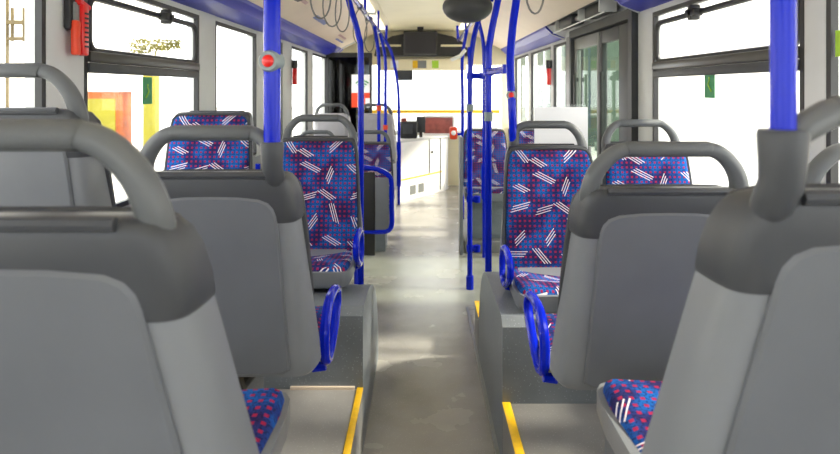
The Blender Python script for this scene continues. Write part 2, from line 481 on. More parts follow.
for k in (-.62, -.1, .66):
    bm = new(); box(bm, -.09, .02, k, k + .025, -.035, .05, .003); build('bracket', bm, M['pillar'], mech)
bm = new(); cyl(bm, (-.09, -.74, -.05), (-.09, .74, -.05), .0045, 8); build('rod', bm, M['steel'], mech)

# rear end: wall with a wide rear window
bm = new()
box(bm, -1.34, 1.34, Y0 - .06, Y0, 0, 1.15); box(bm, -1.34, 1.34, Y0 - .06, Y0, 1.85, 2.34)
box(bm, -1.34, -1.05, Y0 - .06, Y0, 1.15, 1.85); box(bm, 1.05, 1.34, Y0 - .06, Y0, 1.15, 1.85)
struct('wall_back', bm, M['wall'], label='rear wall of the bus')
bm = new(); box(bm, -1.05, 1.05, Y0 - .035, Y0 - .03, 1.15, 1.85); struct('window_21', bm, M['glass'], label='rear window of the bus', cat='window')
# front end: bulkhead, windscreen, A pillars
bm = new()
box(bm, -WX, WX, YF - .12, YF, 1.72, 2.3); box(bm, -WX, WX, YF - .05, YF, 0, .78)
box(bm, -WX, -1.14, YF - .05, YF, .78, 1.72); box(bm, 1.14, WX, YF - .05, YF, .78, 1.72)
struct('wall_front', bm, M['ceil'], label='front bulkhead around the windscreen')
bm = new(); box(bm, -1.14, 1.14, YF - .03, YF - .02, .78, 1.72)
w = struct('window_20', bm, M['glass'], label='bright windscreen at the front of the bus', cat='window')
bm = new(); prof = [(-.66, 1.84), (-.64, 1.93), (-.56, 2.03), (-.42, 2.11), (-.2, 2.155), (0, 2.165), (.2, 2.155), (.42, 2.11), (.56, 2.03), (.64, 1.93), (.66, 1.84)]
prism(bm, prof, lambda u, v, w_: (u, w_, v), YF - .32, YF - .12)
hb = tag(build('header_panel', bm, M['black']), 'black curved header panel above the windscreen, behind the small monitor', 'panel')
bm = new(); box(bm, -.62, -.29, YF - .335, YF - .32, 1.965, 1.995); build('slat', bm, M['ceil'], hb)
bm = new(); box(bm, .26, .62, YF - .335, YF - .32, 1.965, 1.995); build('slat', bm, M['ceil'], hb)
bm = new(); box(bm, -.6, .62, YF - .28, YF - .12, 1.64, 1.80, .01); tag(build('destination_box', bm, M['ceil']), 'beige box across the front above the windscreen', 'box')
mo = thing('monitor', 'small dark passenger monitor hung at the front ceiling', 'monitor', (0, 8.2, 2.03))
bm = new(); box(bm, -.245, .20, -.03, .03, -.20, .115, .012); build('casing', bm, M['black'], mo)
bm = new(); box(bm, -.225, .18, -.034, -.029, -.175, .095); build('screen', bm, M['screen'], mo)
bm = new(); box(bm, -.06, .02, -.01, .01, .11, .172); build('bracket', bm, M['black'], mo)
bm = new(); box(bm, -.36, -.13, YF - .29, YF - .281, 1.50, 1.64); tag(build('sun_visor', bm, M['dark']), 'short dark roller visor hanging at the windscreen top', 'visor')
for (x0, x1, m, n, lab) in ((-.44, -.33, 'paper', 'notice', 'small white notice left on the beige box above the windscreen'),
                            (-.13, -.06, 'yellow', 'sticker', 'yellow sticker on the beige box above the windscreen'),
                            (-.06, .06, 'doorgrey', 'sticker', 'grey sticker on the beige box, right of the yellow one'),
                            (.14, .23, 'lime', 'sticker', 'lime sticker on the beige box above the windscreen')):
    bm = new(); box(bm, x0, x1, YF - .286, YF - .281, 1.67, 1.775); tag(build(n, bm, M[m]), lab, n)

# ------------------------------------------------------------------ seats
def yb(z): return .05 - .165 * z
def ring(z, wp, wo, dep, dy=0):
    y = yb(z) + dy; d = wo - wp
    h = [(wp + d * (1 - (1 - a / 9) ** 2.6), y + dep * (a / 9) ** 2.2) for a in range(10)]
    return [(-x, yy, z) for x, yy in reversed(h)] + [(x, yy, z) for x, yy in h]

SEATMESH = {}
def seat_mesh(key, fn, matname, uv=None, smooth=35):
    """build a part mesh once and remember the datablock"""
    if key not in SEATMESH:
        bm = new(); fn(bm)
        o = build(key, bm, M[matname], uv=uv, smooth=smooth)
        SEATMESH[key] = o.data
        bpy.data.objects.remove(o)
    return SEATMESH[key]

def wp_(z, wide): return (.161 + .185 * (.385 - z)) if wide else (.150 + .045 * (.385 - z))
def wo_(z, wide): return (.209 + .21 * (.385 - z)) if wide else (.190 + .105 * (.385 - z))
def f_shell(wide):
    def f(bm):
        R = []
        for z, i, d in ((-.008, .03, .012), (-.004, .014, .004), (.008, .003, 0)):
            R.append(ring(z, wp_(z, wide) - i * .5, wo_(z, wide) - i, .09 - d * .5, d))
        for z in (.06, .15, .26, .388): R.append(ring(z, wp_(z, wide), wo_(z, wide), .088))
        loft(bm, R)
    return f
def f_hood(wide):
    def f(bm):
        e = .014 if wide else 0; q = .010 if wide else 0
        loft(bm, [ring(.384, .151 + q, .194 + e, .089, -.002), ring(.392, .154 + q, .197 + e, .09, -.004), ring(.42, .154 + q, .195 + e, .09, -.004), ring(.455, .153 + q * .7, .190 + e * .8, .087, -.003),
                  ring(.48, .150 + q * .4, .183 + e * .6, .077), ring(.494, .146, .175 + e * .4, .062, .004), ring(.500, .138, .163, .047, .01)])
        tube(bm, [(-.135, yb(.495) + .002, .497), (.135, yb(.495) + .002, .497)], .0085, 8)   # rolled lip
    return f
def f_panel(wide):
    def f(bm):
        g = lambda z: wp_(z, wide) + .001
        half = [(.05, .006), (g(.0) - .02, .006), (g(.02), .018), (g(.15), .15), (g(.30), .30), (g(.37), .37), (g(.385) - .002, .40), (g(.385) - .008, .418), (g(.385) - .02, .432), (g(.385) - .042, .441), (.06, .446), (0, .447)]
        out = half + [(-x, z) for x, z in reversed(half[:-1])]
        ins = [(x * .967, .2 + (z - .2) * .98) for x, z in out]
        loft(bm, [[(x, yb(z) + .006, z) for x, z in out], [(x, yb(z) - .004, z) for x, z in out], [(x, yb(z) - .008, z) for x, z in ins]])
    return f
HP = [(.158, .445), (.163, .465), (.1655, .49), (.160, .522), (.145, .553), (.120, .580), (.092, .5925), (.05, .594)]
def f_handle(side, wide=0):
    def f(bm):
        off = lambda z: .032 + .016 * max(0, (.50 - z) / .055)
        A = smooth_path([(x, yb(z) + off(z), z) for x, z in HP], 4)
        full = A + [Vector((-p.x, p.y, p.z)) for p in reversed(A)]
        n = len(full)
        rs = [.0168 + .007 * max(0, 1 - min(i, n - 1 - i) / (n / 2) * 1.1) ** 1.5 for i in range(n)]
        if side:          # on the pole side the bar dips into the pole socket
            B = smooth_path([(.142 + .016 * wide, yb(.53) + .008, .53), (.134 + .014 * wide, yb(.56) + .016, .562), (.112, yb(.58) + .026, .584), (.088, yb(.59) + .032, .593), (.05, yb(.594) + .032, .594)], 4)
            P = B + [Vector((-p.x, p.y, p.z)) for p in reversed(A)]
            rs = [.0168] * len(B) + rs[len(A):]
            P = [Vector((p.x * side, p.y, p.z)) for p in P]
            full = P
        tube(bm, full, rs, 14, flat=(1.05, 1))
    return f
def f_grip(bm):
    z = .5935
    tube(bm, [(-.091, yb(z) + .032, z - .001), (-.088, yb(z) + .032, z), (.088, yb(z) + .032, z), (.091, yb(z) + .032, z - .001)], [.0165, .0182, .0182, .0165], 14, flat=(1.15, 1))
def pad_ring(z, w, t):
    y = yb(z) + .08
    x = [w, w, w * .97, w * .9, w * .55, w * .2]
    yy = [0, t * .6, t * .9, t, t * .92, t * .86]
    R = list(zip(x, yy))
    return [(a, y + b, z) for a, b in R] + [(-a, y + b, z) for a, b in reversed(R)]
def f_pad(bm):
    loft(bm, [pad_ring(-.03, .188, .028), pad_ring(.0, .196, .034), pad_ring(.1, .199, .036), pad_ring(.25, .194, .034), pad_ring(.36, .188, .034),
              pad_ring(.43, .181, .034), pad_ring(.462, .174, .031), pad_ring(.478, .164, .024), pad_ring(.486, .148, .012)])
def f_rim(bm):
    P = [(.205, .0), (.207, .1), (.202, .25), (.195, .36), (.188, .43), (.181, .465), (.165, .484), (.14, .49), (.07, .492), (0, .492)]
    P = P + [(-x, z) for x, z in reversed(P[:-1])]
    tube(bm, [(x, yb(z) + .09, z) for x, z in P], .0085, 8)
def cush_ring(y, w, zt, zb):
    return [(w, y, zb), (w, y, max(zb, zt - .022) + .001), (w * .975, y, zt - .007), (w * .9, y, zt), (w * .5, y, zt - .004), (0, y, zt - .007),
            (-w * .5, y, zt - .004), (-w * .9, y, zt), (-w * .975, y, zt - .007), (-w, y, max(zb, zt - .022) + .001), (-w, y, zb)]
def f_cush(bm):
    loft(bm, [cush_ring(.115, .18, -.006, -.016), cush_ring(.16, .192, -.010, -.022), cush_ring(.2, .197, -.010, -.026), cush_ring(.26, .199, -.006, -.05), cush_ring(.32, .2, -.002, -.05), cush_ring(.44, .2, .014, -.05),
              cush_ring(.49, .196, .016, -.05), cush_ring(.512, .188, .004, -.05), cush_ring(.522, .176, -.02, -.05)])
def f_pan(bm):
    def sec(y, w, zb, zt=-.011):
        r = min(.03, (zt - zb) * .6)
        h = [(w, zt), (w, zb + r), (w - r * .3, zb + r * .3), (w - r, zb)]
        return [(x, y, z) for x, z in h] + [(-x, y, z) for x, z in reversed(h)]
    loft(bm, [sec(.125, .19, -.022), sec(.16, .207, -.03), sec(.25, .212, -.062), sec(.34, .212, -.082), sec(.44, .212, -.086), sec(.50, .206, -.084), sec(.525, .192, -.078), sec(.536, .172, -.066)])
def f_bar(bm):
    box(bm, -.19, .19, .085, .125, -.016, -.004, .003); tube(bm, [(.02, .10, -.012), (.02, .14, -.07), (.02, .3, -.09)], .014, 8)
def f_arm(side):
    def f(bm):
        x = side * .226
        # a leaning D-shaped loop beside the cushion
        pts = [(x, .20, -.03), (x, .19, .02), (x, .205, .07), (x, .27, .112), (x, .38, .112), (x, .445, .09), (x, .455, .05), (x, .42, .01), (x, .33, -.04), (x, .25, -.055)]
        loop = []
        n = len(pts)
        P = [Vector(p) for p in pts]
        for i in range(n):
            p0, p1, p2, p3 = P[i - 1], P[i], P[(i + 1) % n], P[(i + 2) % n]
            for j in range(4):
                t = j / 4
                loop.append(.5 * ((2 * p1) + (-p0 + p2) * t + (2 * p0 - 5 * p1 + 4 * p2 - p3) * t * t + (-p0 + 3 * p1 - 3 * p2 + p3) * t ** 3))
        tube(bm, [Vector((q.x, .32 + (q.y - .32) * .93, .03 + (q.z - .03) * .9)) for q in loop], .0135, 10, closed=True)
        cyl(bm, (x, .22, -.05), (side * .19, .22, -.055), .013, 8); cyl(bm, (x, .31, -.045), (side * .19, .31, -.055), .013, 8)
    return f
def f_socket(side, wide=0):
    def f(bm):
        x = side * (.142 + .016 * wide)
        tube(bm, [(x + side * .008, yb(.46) + .02, .474), (x + side * .005, yb(.47) + .008, .490), (x, yb(.47) - .0, .512), (x, yb(.47) - .003, .535), (x, yb(.47) - .004, .568), (x, yb(.47) - .004, .574)],
             [.018, .0225, .0235, .0245, .0268, .025], 18)
    return f
def f_ped(bm):   # unit height
    box(bm, -.16, .16, .16, .43, 0, 1.0)

def place(name, o_mesh, parent, loc, scale=None, label=None):
    o = bpy.data.objects.new(name, o_mesh); C.objects.link(o); o.parent = parent; o.location = loc
    if scale: o.scale = scale
    if label: o['label'] = label
    return o
ux = lambda co: (co.x, co.z)
uc = lambda co: (co.x, co.y - .8 + (0 if co.z > -.03 else .0))
def seat(x, y, zfloor, ztop, facing, label, group, arm=0, socket=0, handle=True, sz=1.0, wide=0, pale=0):
    """facing +1 = away from the camera, -1 = towards it; ztop = top of the hand grip; arm/socket = local side; pale = plastic coloured as if sunlit"""
    t = thing('bus_seat', label, 'seat', (x, y, zfloor), 0 if facing > 0 else PI, group)
    zc = ztop - .611 * sz - zfloor
    SC = (1, 1, sz)
    L = (0, 0, zc); LC = (0, .035, zc + (.035 if x < 0 else .02)) if wide else L
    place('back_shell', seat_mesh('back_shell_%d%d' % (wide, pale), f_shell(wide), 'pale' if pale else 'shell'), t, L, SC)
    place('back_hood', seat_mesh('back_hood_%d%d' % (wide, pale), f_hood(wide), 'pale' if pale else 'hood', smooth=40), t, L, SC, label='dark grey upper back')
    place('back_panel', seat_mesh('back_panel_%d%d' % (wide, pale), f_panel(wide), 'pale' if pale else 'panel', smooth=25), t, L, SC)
    if handle:
        h = place('handle', seat_mesh('handle_%d%d' % (socket, wide), f_handle(socket, wide), 'handle'), t, L, SC)
        place('grip', seat_mesh('grip', f_grip, 'grip'), h, (0, 0, 0), label='ribbed grip sleeve')
    place('backrest', seat_mesh('backrest', f_pad, 'fabric', ux, 60), t, L, SC, label='blue patterned fabric backrest')
    place('backrest_rim', seat_mesh('backrest_rim', f_rim, 'hood'), t, L, SC)
    place('cushion', seat_mesh('cushion', f_cush, 'fabric', uc, 60), t, LC, label='blue patterned fabric cushion')
    place('seat_pan', seat_mesh('seat_pan', f_pan, 'shell'), t, LC)
    place('support_bar', seat_mesh('support_bar', f_bar, 'black'), t, L)
    place('pedestal', seat_mesh('pedestal', f_ped, 'arch'), t, (0 if facing < 0 else (.09 if x > 0 else -.09), 0, 0), (1 if facing < 0 else .6, 1, zc - .085))
    if arm: place('armrest', seat_mesh('armrest_%d' % arm, f_arm(arm), 'blue'), t, L, label='blue tubular armrest loop')
    if socket: place('pole_socket', seat_mesh('pole_socket_%d%d' % (socket, wide), f_socket(socket, wide), 'hood'), t, L, SC)
    return t

NG = 'bus seats'
S = {}
S['r0l'] = seat(-.470, .707, ZP, 1.346, 1, 'nearest grey seat back on the left, with a hand grip and no pole', NG, wide=1)
S['r0r'] = seat(.560, .722, ZP, 1.372, 1, 'nearest grey seat back on the right, with a blue pole rising from its corner', NG, socket=-1, wide=1)
S['r1l'] = seat(-.485, 1.45, ZP, 1.296, 1, 'grey seat back on the left under a blue pole with a red button', NG, arm=1, socket=1)
S['r1r'] = seat(.537, 1.372, ZP, 1.265, 1, 'grey seat back on the right with a blue armrest loop and no pole', NG, arm=-1, sz=.94)
S['w1l'] = seat(-1.0, 1.5, ZP, 1.442, 1, 'grey window seat back at far left, below the red hammer', NG)
S['w1r'] = seat(1.015, 1.372, ZP, 1.265, 1, 'grey window seat back at the right edge, behind the thick blue pole', NG)
S['r2l'] = seat(-.505, 3.06, .545, 1.253, -1, 'patterned seat facing the camera on the left of the aisle, on the wheel arch', NG, arm=-1)
S['r2r'] = seat(.566, 2.83, .545, 1.234, -1, 'patterned seat facing the camera on the right of the aisle, on the wheel arch', NG, arm=1, socket=1)
S['w2l'] = seat(-1.02, 3.06, .545, 1.378, -1, 'patterned window seat facing the camera on the left, without a hand grip', NG, handle=False)
S['w2r'] = seat(1.03, 2.92, .545, 1.236, -1, 'patterned window seat facing the camera on the right, beside the green sticker window', NG)
# far seats
S['fa1'] = seat(-.47, 5.7, 0, 1.0, -1, 'far low patterned seat on the left of the aisle, behind the blue framed partition', NG, socket=0)
S['fa2'] = seat(-.965, 5.7, 0, 1.0, -1, 'far low patterned window seat on the left, in front of the plain raised grey pair', NG)
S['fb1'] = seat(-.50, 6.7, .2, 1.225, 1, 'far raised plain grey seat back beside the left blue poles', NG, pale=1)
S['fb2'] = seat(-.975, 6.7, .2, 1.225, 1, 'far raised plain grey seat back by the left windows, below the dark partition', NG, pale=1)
S['fr1'] = seat(.575, 5.75, .1, 1.12, -1, 'far patterned seat right of the aisle between blue poles', NG, handle=False)
S['fr2'] = seat(1.045, 5.75, .1, 1.12, -1, 'far patterned window seat at right past the folding door', NG, handle=False)
bm = new(); box(bm, -1.27, -.3, 6.4, 7.35, 0, .2, .01); struct('seat_platform', bm, M['plat'], label='far left raised platform under the plain grey pair', cat='platform')
bm = new(); box(bm, .36, 1.27, 5.2, 6.1, 0, .1, .01); struct('seat_platform', bm, M['plat'], label='far right low platform past the door', cat='platform')

# ------------------------------------------------------------------ poles and rails
def pole(pts, r, label, k=6, sm=True, cat='pole', name='grab_pole', grp='blue grab poles'):
    base = Vector(pts[0])
    P = [Vector(p) - base for p in pts]
    t = thing(name, label, cat, base, 0, grp)
    bm = new(); tube(bm, smooth_path(P, k) if sm else P, r, 14)
    build('tube', bm, M['blue'], t, smooth=50)
    return t, base
def stop_button(t, base, p, r, facing=(-.12, -1, 0), label='red stop button'):
    p = Vector(p) - base; f = Vector(facing).normalized()
    bm = new()
    tube(bm, [p + f * -.020, p + f * .020, p + f * .027], [r * .95, r, r * .85], 20)
    h = build('button_housing', bm, M['button'], t)
    bm = new(); dome(bm, p + f * .026, f, r * .58, r * .28); build('button', bm, M['red'], h, label=label)
def clamp(t, base, p, q, r=.024):
    bm = new(); p = Vector(p) - base; q = Vector(q) - base
    tube(bm, [p, q], .02, 10)
    for c in (p, q): cyl(bm, c - Vector((0, 0, .022)), c + Vector((0, 0, .022)), r)
    build('clamp', bm, M['blue'], t)
def collar(t, base, p, r=.024, h=.05, m='blue', name='collar'):
    p = Vector(p) - base; bm = new(); cyl(bm, p - Vector((0, 0, h / 2)), p + Vector((0, 0, h / 2)), r); build(name, bm, M[m], t)

px1 = -.485 + .142; sy = yb(.47) - .004
t, b = pole([(px1, 1.45 + sy, 1.245), (px1, 1.45 + sy, 1.7), (px1, 1.45 + sy, 2.195)], .0195, 'near blue pole on the left with a round red stop button', sm=False)
stop_button(t, b, (px1, 1.45 + sy, 1.443), .025)
px2 = .560 - .158
t, b = pole([(px2, .722 + sy, 1.322), (px2, .722 + sy, 1.8), (px2, .722 + sy, 2.19)], .0135, 'thick near blue pole at the right edge of the view', sm=False)
RZ = 1.98
# overhead rails
for s, lab in ((-1, 'long blue overhead rail on the left with hanging loops'), (1, 'long blue overhead rail on the right beside the dark dome')):
    pts = [(s * .45, 1.6, 2.18), (s * .45, 1.72, 2.05), (s * .45, 1.9, RZ), (s * .45, 4, RZ), (s * .45, 6, RZ), (s * .45, 7.6, RZ), (s * .45, 7.78, 2.05), (s * .45, 7.9, 2.18)]
    t, b = pole(pts, .017, lab, cat='rail', name='overhead_rail', grp='overhead rails')
    for yy in (3.3, 4.9, 6.4):
        bm = new(); cyl(bm, Vector((s * .45, yy, RZ)) - b, Vector((s * .45, yy, 2.188)) - b, .012, 10); build('hanger', bm, M['blue'], t)
        bm = new(); cyl(bm, Vector((s * .45, yy - .05, RZ)) - b, Vector((s * .45, yy + .05, RZ)) - b, .0215, 12); build('sleeve', bm, M['steel'], t, label='bright metal sleeve')
# left poles
t, b = pole([(-.36, 3.65, .0), (-.36, 3.65, .8), (-.36, 3.65, 1.55), (-.375, 3.65, 1.7), (-.42, 3.65, 1.86), (-.45, 3.65, RZ)], .018, 'blue pole just left of the aisle behind the left patterned seat')
t, b = pole([(-.408, 5.86, 0), (-.408, 5.86, .72), (-.408, 5.86, 1.3), (-.408, 5.86, 1.65), (-.425, 5.86, 1.82), (-.45, 5.86, RZ)], .017, 'far left blue pole standing at the low patterned seat')
collar(t, b, (-.408, 5.86, 1.2), .026, .05, 'orange', 'button')
t, b = pole([(-.39, 6.62, .2), (-.39, 6.62, .72), (-.39, 6.62, 1.3), (-.39, 6.62, 1.65), (-.41, 6.62, 1.82), (-.45, 6.62, RZ)], .017, 'far left blue pole standing at the raised grey seats')
collar(t, b, (-.39, 6.62, .97), .026, .05, 'orange', 'button')
t, b = pole([(-.277, 7.4, 0), (-.277, 7.4, .5), (-.277, 7.4, 1.2), (-.30, 7.4, 1.5), (-.36, 7.4, 1.8), (-.45, 7.4, RZ)], .018, 'farthest left blue pole, bowed inwards at the top')
bm = new(); cyl(bm, (0, 0, .22), (0, 0, .75), .027); build('sleeve', bm, M['blue'], t)
# right poles
t, b = pole([(.424, 2.83 - sy, 1.085), (.412, 2.84, 1.3), (.408, 2.87, 1.5), (.425, 2.9, 1.68), (.447, 2.93, 1.82), (.45, 2.95, RZ)], .0185, 'blue pole with a small red button rising from the right patterned seat')
stop_button(t, b, (.41, 2.855, 1.352), .023, (-.1, -1, 0))
t, b = pole([(.375, 3.5, .0), (.375, 3.5, .7), (.375, 3.5, 1.5), (.385, 3.5, 1.66), (.42, 3.5, 1.84), (.45, 3.5, RZ)], .019, 'tall blue pole clamped to the pole at the right patterned seat')
clamp(t, b, (.375, 3.5, 1.475), (.41, 2.95, 1.475), .028)
collar(t, b, (.375, 3.5, 1.225), .025, .05, 'button', 'button_housing')
t, b = pole([(.33, 4.28, .0), (.33, 4.28, .7), (.33, 4.28, 1.4), (.345, 4.28, 1.65), (.385, 4.28, 1.84), (.45, 4.28, RZ)], .018, 'tall blue pole standing on the aisle floor beyond the right wheel arch')
bm = new(); cyl(bm, (0, 0, 0), (0, 0, .09), .026); build('foot', bm, M['blue'], t)
for zz in (.28, .62): clamp(t, b, (.33, 4.28, zz), (.38, 4.28, zz), .023)
clamp(t, b, (.33, 4.28, 1.47), (.42, 4.28, 1.47), .022)
collar(t, b, (.33, 4.28, 1.25), .025, .05, 'button', 'button_housing')
t, b = pole([(.405, 6.2, 0), (.405, 6.2, .9), (.405, 6.2, 1.3), (.40, 6.2, 1.55), (.41, 6.2, 1.75), (.45, 6.2, RZ)], .017, 'far right blue pole left of the far patterned seat')
t, b = pole([(.51, 5.08, .0), (.51, 5.08, .44), (.51, 5.08, 1.1), (.51, 5.08, 1.6), (.495, 5.08, 1.8), (.45, 5.08, RZ)], .016, 'far right thin blue pole in front of the far patterned seat')
bm = new(); cyl(bm, (0, 0, .48), (0, 0, .76), .024); build('sleeve', bm, M['blue'], t)
# pale diagonal lever near far right poles
bm = new(); tube(bm, [(.42, 6.0, 1.76), (.37, 6.0, 1.70), (.28, 6.0, 1.66)], .018, 8)
tag(build('pale_lever', bm, M['white']), 'short white bar slanting between the far right blue poles', 'bar')

# hanging loops
def loop(x, y, label, zb=1.70, w=.06, tw=.7):
    t = thing('hanging_strap', label, 'strap', (x, y, zb), tw, 'hanging loops')
    pts = []
    h = RZ - .02 - zb
    for k in range(24):
        a = 2 * PI * k / 24
        zz = h / 2 - math.cos(a) * h / 2
        ww = w * math.sin(a) * (1.0 - .35 * (zz / h))
        pts.append((ww, 0, zz))
    bm = new(); tube(bm, pts, .0042, 6, closed=True); build('loop', bm, M['grey_loop'], t)
    bm = new(); cyl(bm, (0, -.025, h + .018), (0, .025, h + .018), .0215, 12); build('clip', bm, M['grey_loop'], t)
for y, lab in ((2.25, 'thin grey hanging loop nearest on the left rail, left of the others'), (2.75, 'second thin grey loop along the left rail'),
               (3.1, 'third thin grey loop along the left rail, narrow and long'), (3.5, 'fourth thin grey loop on the left rail, just before the bent blue pole'),
               (4.5, 'thin grey loop beyond the bent blue pole on the left rail'), (5.3, 'farthest thin grey loop on the left rail')):
    loop(-.45, y, lab, 1.70 + random.uniform(-.01, .02), random.uniform(.045, .062), random.uniform(.1, .6))
loop(.45, 2.47, 'thin grey hanging loop on the right rail', 1.68, .05, .3)

# dark dome by the right rail
t = thing('convex_mirror', 'dark round dome hanging under the ceiling by the right rail', 'mirror', (.285, 3.9, 1.895))
bm = new()
rings = []
for k in range(9):
    a = -PI / 2 + PI * .62 * k / 8
    rings.append([(.158 * math.cos(a) * math.cos(p) + .001, .158 * math.cos(a) * math.sin(p), .10 * math.sin(a)) for p in [2 * PI * j / 28 for j in range(28)]])
loft(bm, rings); build('dome', bm, M['dark'], t, smooth=60)
bm = new(); tube(bm, [(.03, 0, .03), (.09, 0, .06), (.165, 0, .05)], .018, 10); build('mount_arm', bm, M['blue'], t)

# blue framed partition on the left past the patterned seat
t = thing('partition', 'low dark partition in a blue tube frame left of the aisle', 'partition', (-.215, 4.4, 0))
bm = new()
tube(bm, smooth_path([(-.25, 0, .83), (-.1, 0, .81), (-.02, 0, .765), (0, 0, .70), (0, 0, .55), (0, 0, .42), (-.03, 0, .375), (-.1, 0, .367), (-.25, 0, .367)], 5), .018, 10)
build('frame', bm, M['blue'], t)
bm = new(); box(bm, -.95, -.118, -.012, .012, .2, .79, .006); build('panel', bm, M['black'], t)
bm = new(); box(bm, -.117, -.02, -.01, .01, .38, .75, .004); build('side_panel', bm, M['shell'], t)
bm = new(); cyl(bm, (-.25, 0, 0), (-.25, 0, .85), .018); build('post', bm, M['blue'], t)
bm = new(); cyl(bm, (-.95, 0, 0), (-.95, 0, .85), .018); build('post', bm, M['blue'], t)
# modesty panel beside far right seat
bm = new(); box(bm, .316, .342, 5.15, 5.35, .0, .98, .008)
tag(build('modesty_panel', bm, M['shell']), 'narrow pale grey upright panel at the aisle side of the far right seat', 'panel')

# ------------------------------------------------------------------ driver area
t = thing('driver_counter', 'white driver cab counter closing the front of the aisle', 'counter', (0, 8, 0))
bm = new()
plan = [(-.30, -.5), (.31, .45), (.36, .55), (-1.2, .55), (-1.2, -.5)]
prism(bm, plan, lambda u, v, w: (u, v, w), .0, .72); build('body', bm, M['white'], t, smooth=0)
bm = new(); plan2 = [(-.33, -.52), (.32, .43), (.40, .56), (-1.2, .56), (-1.2, -.52)]
prism(bm, plan2, lambda u, v, w: (u, v, w), .72, .745); build('counter_top', bm, M['pillar'], t, smooth=0)
d = Vector((.61, .95, 0)).normalized(); nrm = Vector((d.y, -d.x, 0)); p0 = Vector((-.30, -.5, 0))
def onface(bm, a, b_, z0, z1, th):
    P = [p0 + d * a, p0 + d * b_]
    loft(bm, [[P[0] + Vector((0, 0, z0)), P[1] + Vector((0, 0, z0)), P[1] + Vector((0, 0, z1)), P[0] + Vector((0, 0, z1))],
              [q + nrm * th for q in (P[0] + Vector((0, 0, z0)), P[1] + Vector((0, 0, z0)), P[1] + Vector((0, 0, z1)), P[0] + Vector((0, 0, z1)))]])
bm = new(); onface(bm, .02, 1.05, .26, .275, .006); build('stripe', bm, M['yellow'], t, smooth=0)
bm = new(); onface(bm, .28, .40, .06, .17, .008); build('vent', bm, M['doorgrey'], t, smooth=0)
bm = new(); onface(bm, .47, .59, .06, .17, .008); build('vent', bm, M['doorgrey'], t, smooth=0)
bm = new(); onface(bm, .72, .735, .28, .72, .008); onface(bm, 1.0, 1.015, .03, .72, .008); build('door_seam', bm, M['dark'], t, smooth=0)
bm = new(); dome(bm, p0 + d * .79 + nrm * .004 + Vector((0, 0, .55)), nrm, .018, .02); build('knob', bm, M['black'], t)
t = thing('ticket_machine', 'black ticket machine on the left of the white counter', 'machine', (-.17, 8.05, .745))
bm = new(); box(bm, -.11, .11, -.1, .1, 0, .22, .02); build('body', bm, M['black'], t)
bm = new(); box(bm, -.08, .05, -.106, -.098, .06, .19); build('face', bm, M['dark'], t)
bm = new(); box(bm, -.10, -.03, -.1, .02, .215, .26, .008); build('printer', bm, M['maroon'], t)
t = thing('driver_display', 'dark tilted driver display right of the ticket machine', 'display', (-.015, 8.2, .745))
bm = new(); box(bm, -.06, .06, -.02, .02, .06, .27, .008); build('casing', bm, M['dark'], t)
bm = new(); box(bm, -.02, .02, -.03, .03, 0, .07); build('stand', bm, M['black'], t)
bm = new(); box(bm, .02, .43, 8.60, 8.68, .76, .99, .008)
fr = tag(build('dash_panel', bm, M['maroon']), 'maroon brown panel standing under the windscreen', 'panel')
bm = new(); R = rrect(.01, .44, .75, 1.0, .02); tube(bm, [(x, 8.6, z) for x, z in R], .014, 8, closed=True); build('panel_frame', bm, M['white'], fr)
bm = new(); box(bm, -1.14, 1.14, 8.70, 8.84, .745, .80, .01); tag(build('dashboard', bm, M['white']), 'pale dashboard shelf under the windscreen', 'dashboard')
bm = new(); cyl(bm, (-1.1, 8.80, 1.06), (1.1, 8.80, 1.06), .024, 8); tag(build('screen_bar', bm, M['yellow']), 'thin yellow bar across the windscreen', 'bar')
t = thing('ticket_validator', 'orange red validator on a short arm by the far right pole', 'validator', (.40, 7.4, .78))
bm = new(); box(bm, -.07, .02, -.05, .05, 0, .15, .02); build('body', bm, M['orange'], t)
bm = new(); dome(bm, (-.025, -.048, .08), (0, -1, 0), .03, .02); build('reader', bm, M['paper'], t)
bm = new(); cyl(bm, (.02, 0, .06), (.16, 0, .06), .015, 8); build('arm', bm, M['blue'], t)
bm = new(); cyl(bm, (.16, 0, -.78), (.16, 0, 1.1), .016, 10); build('post', bm, M['blue'], t)
# dark partition behind the driver, with notice
t = thing('driver_partition', 'dark glazed partition behind the driver at the left front', 'partition', (-1.0, 8.2, 0))
bm = new(); box(bm, -.27, .34, -.02, .02, 0, .75, .006); build('panel', bm, M['dark'], t)
bm = new(); box(bm, -.27, -.24, -.02, .02, .75, 1.86); box(bm, .30, .34, -.02, .02, .75, 1.86); box(bm, -.24, .30, -.02, .02, 1.8, 1.86); build('frame', bm, M['black'], t)
bm = new(); box(bm, -.24, .30, -.004, .004, .75, 1.8); build('glass_pane', bm, M['smoke'], t)
bm = new()
rings = []
for zz in (.8, 1.3, 1.8):
    rings.append([( -.22 + .34 * k / 16, .05 + .02 * math.sin(k * 1.9), zz) for k in range(17)] + [(-.22 + .34 * k / 16, .066 + .02 * math.sin(k * 1.9), zz) for k in range(16, -1, -1)])
loft(bm, rings); build('curtain', bm, M['black'], t, label='black folded curtain')
t = thing('wireless_notice', 'white notice with green wireless arcs and red shapes on the driver partition', 'notice', (-.815, 8.14, 1.14))
bm = new(); box(bm, -.11, .13, -.004, .004, 0, .43); build('sheet', bm, M['paper'], t)
bm = new()
for r in (.045, .08, .115):
    tube(bm, [(.03 + r * math.sin(a), -.006, .235 + r * math.cos(a)) for a in [(-.8 + 1.6 * k / 10) for k in range(11)]], .009, 6)
dome(bm, (.03, -.004, .235), (0, -1, 0), .016, .006); build('arcs', bm, M['green'], t)
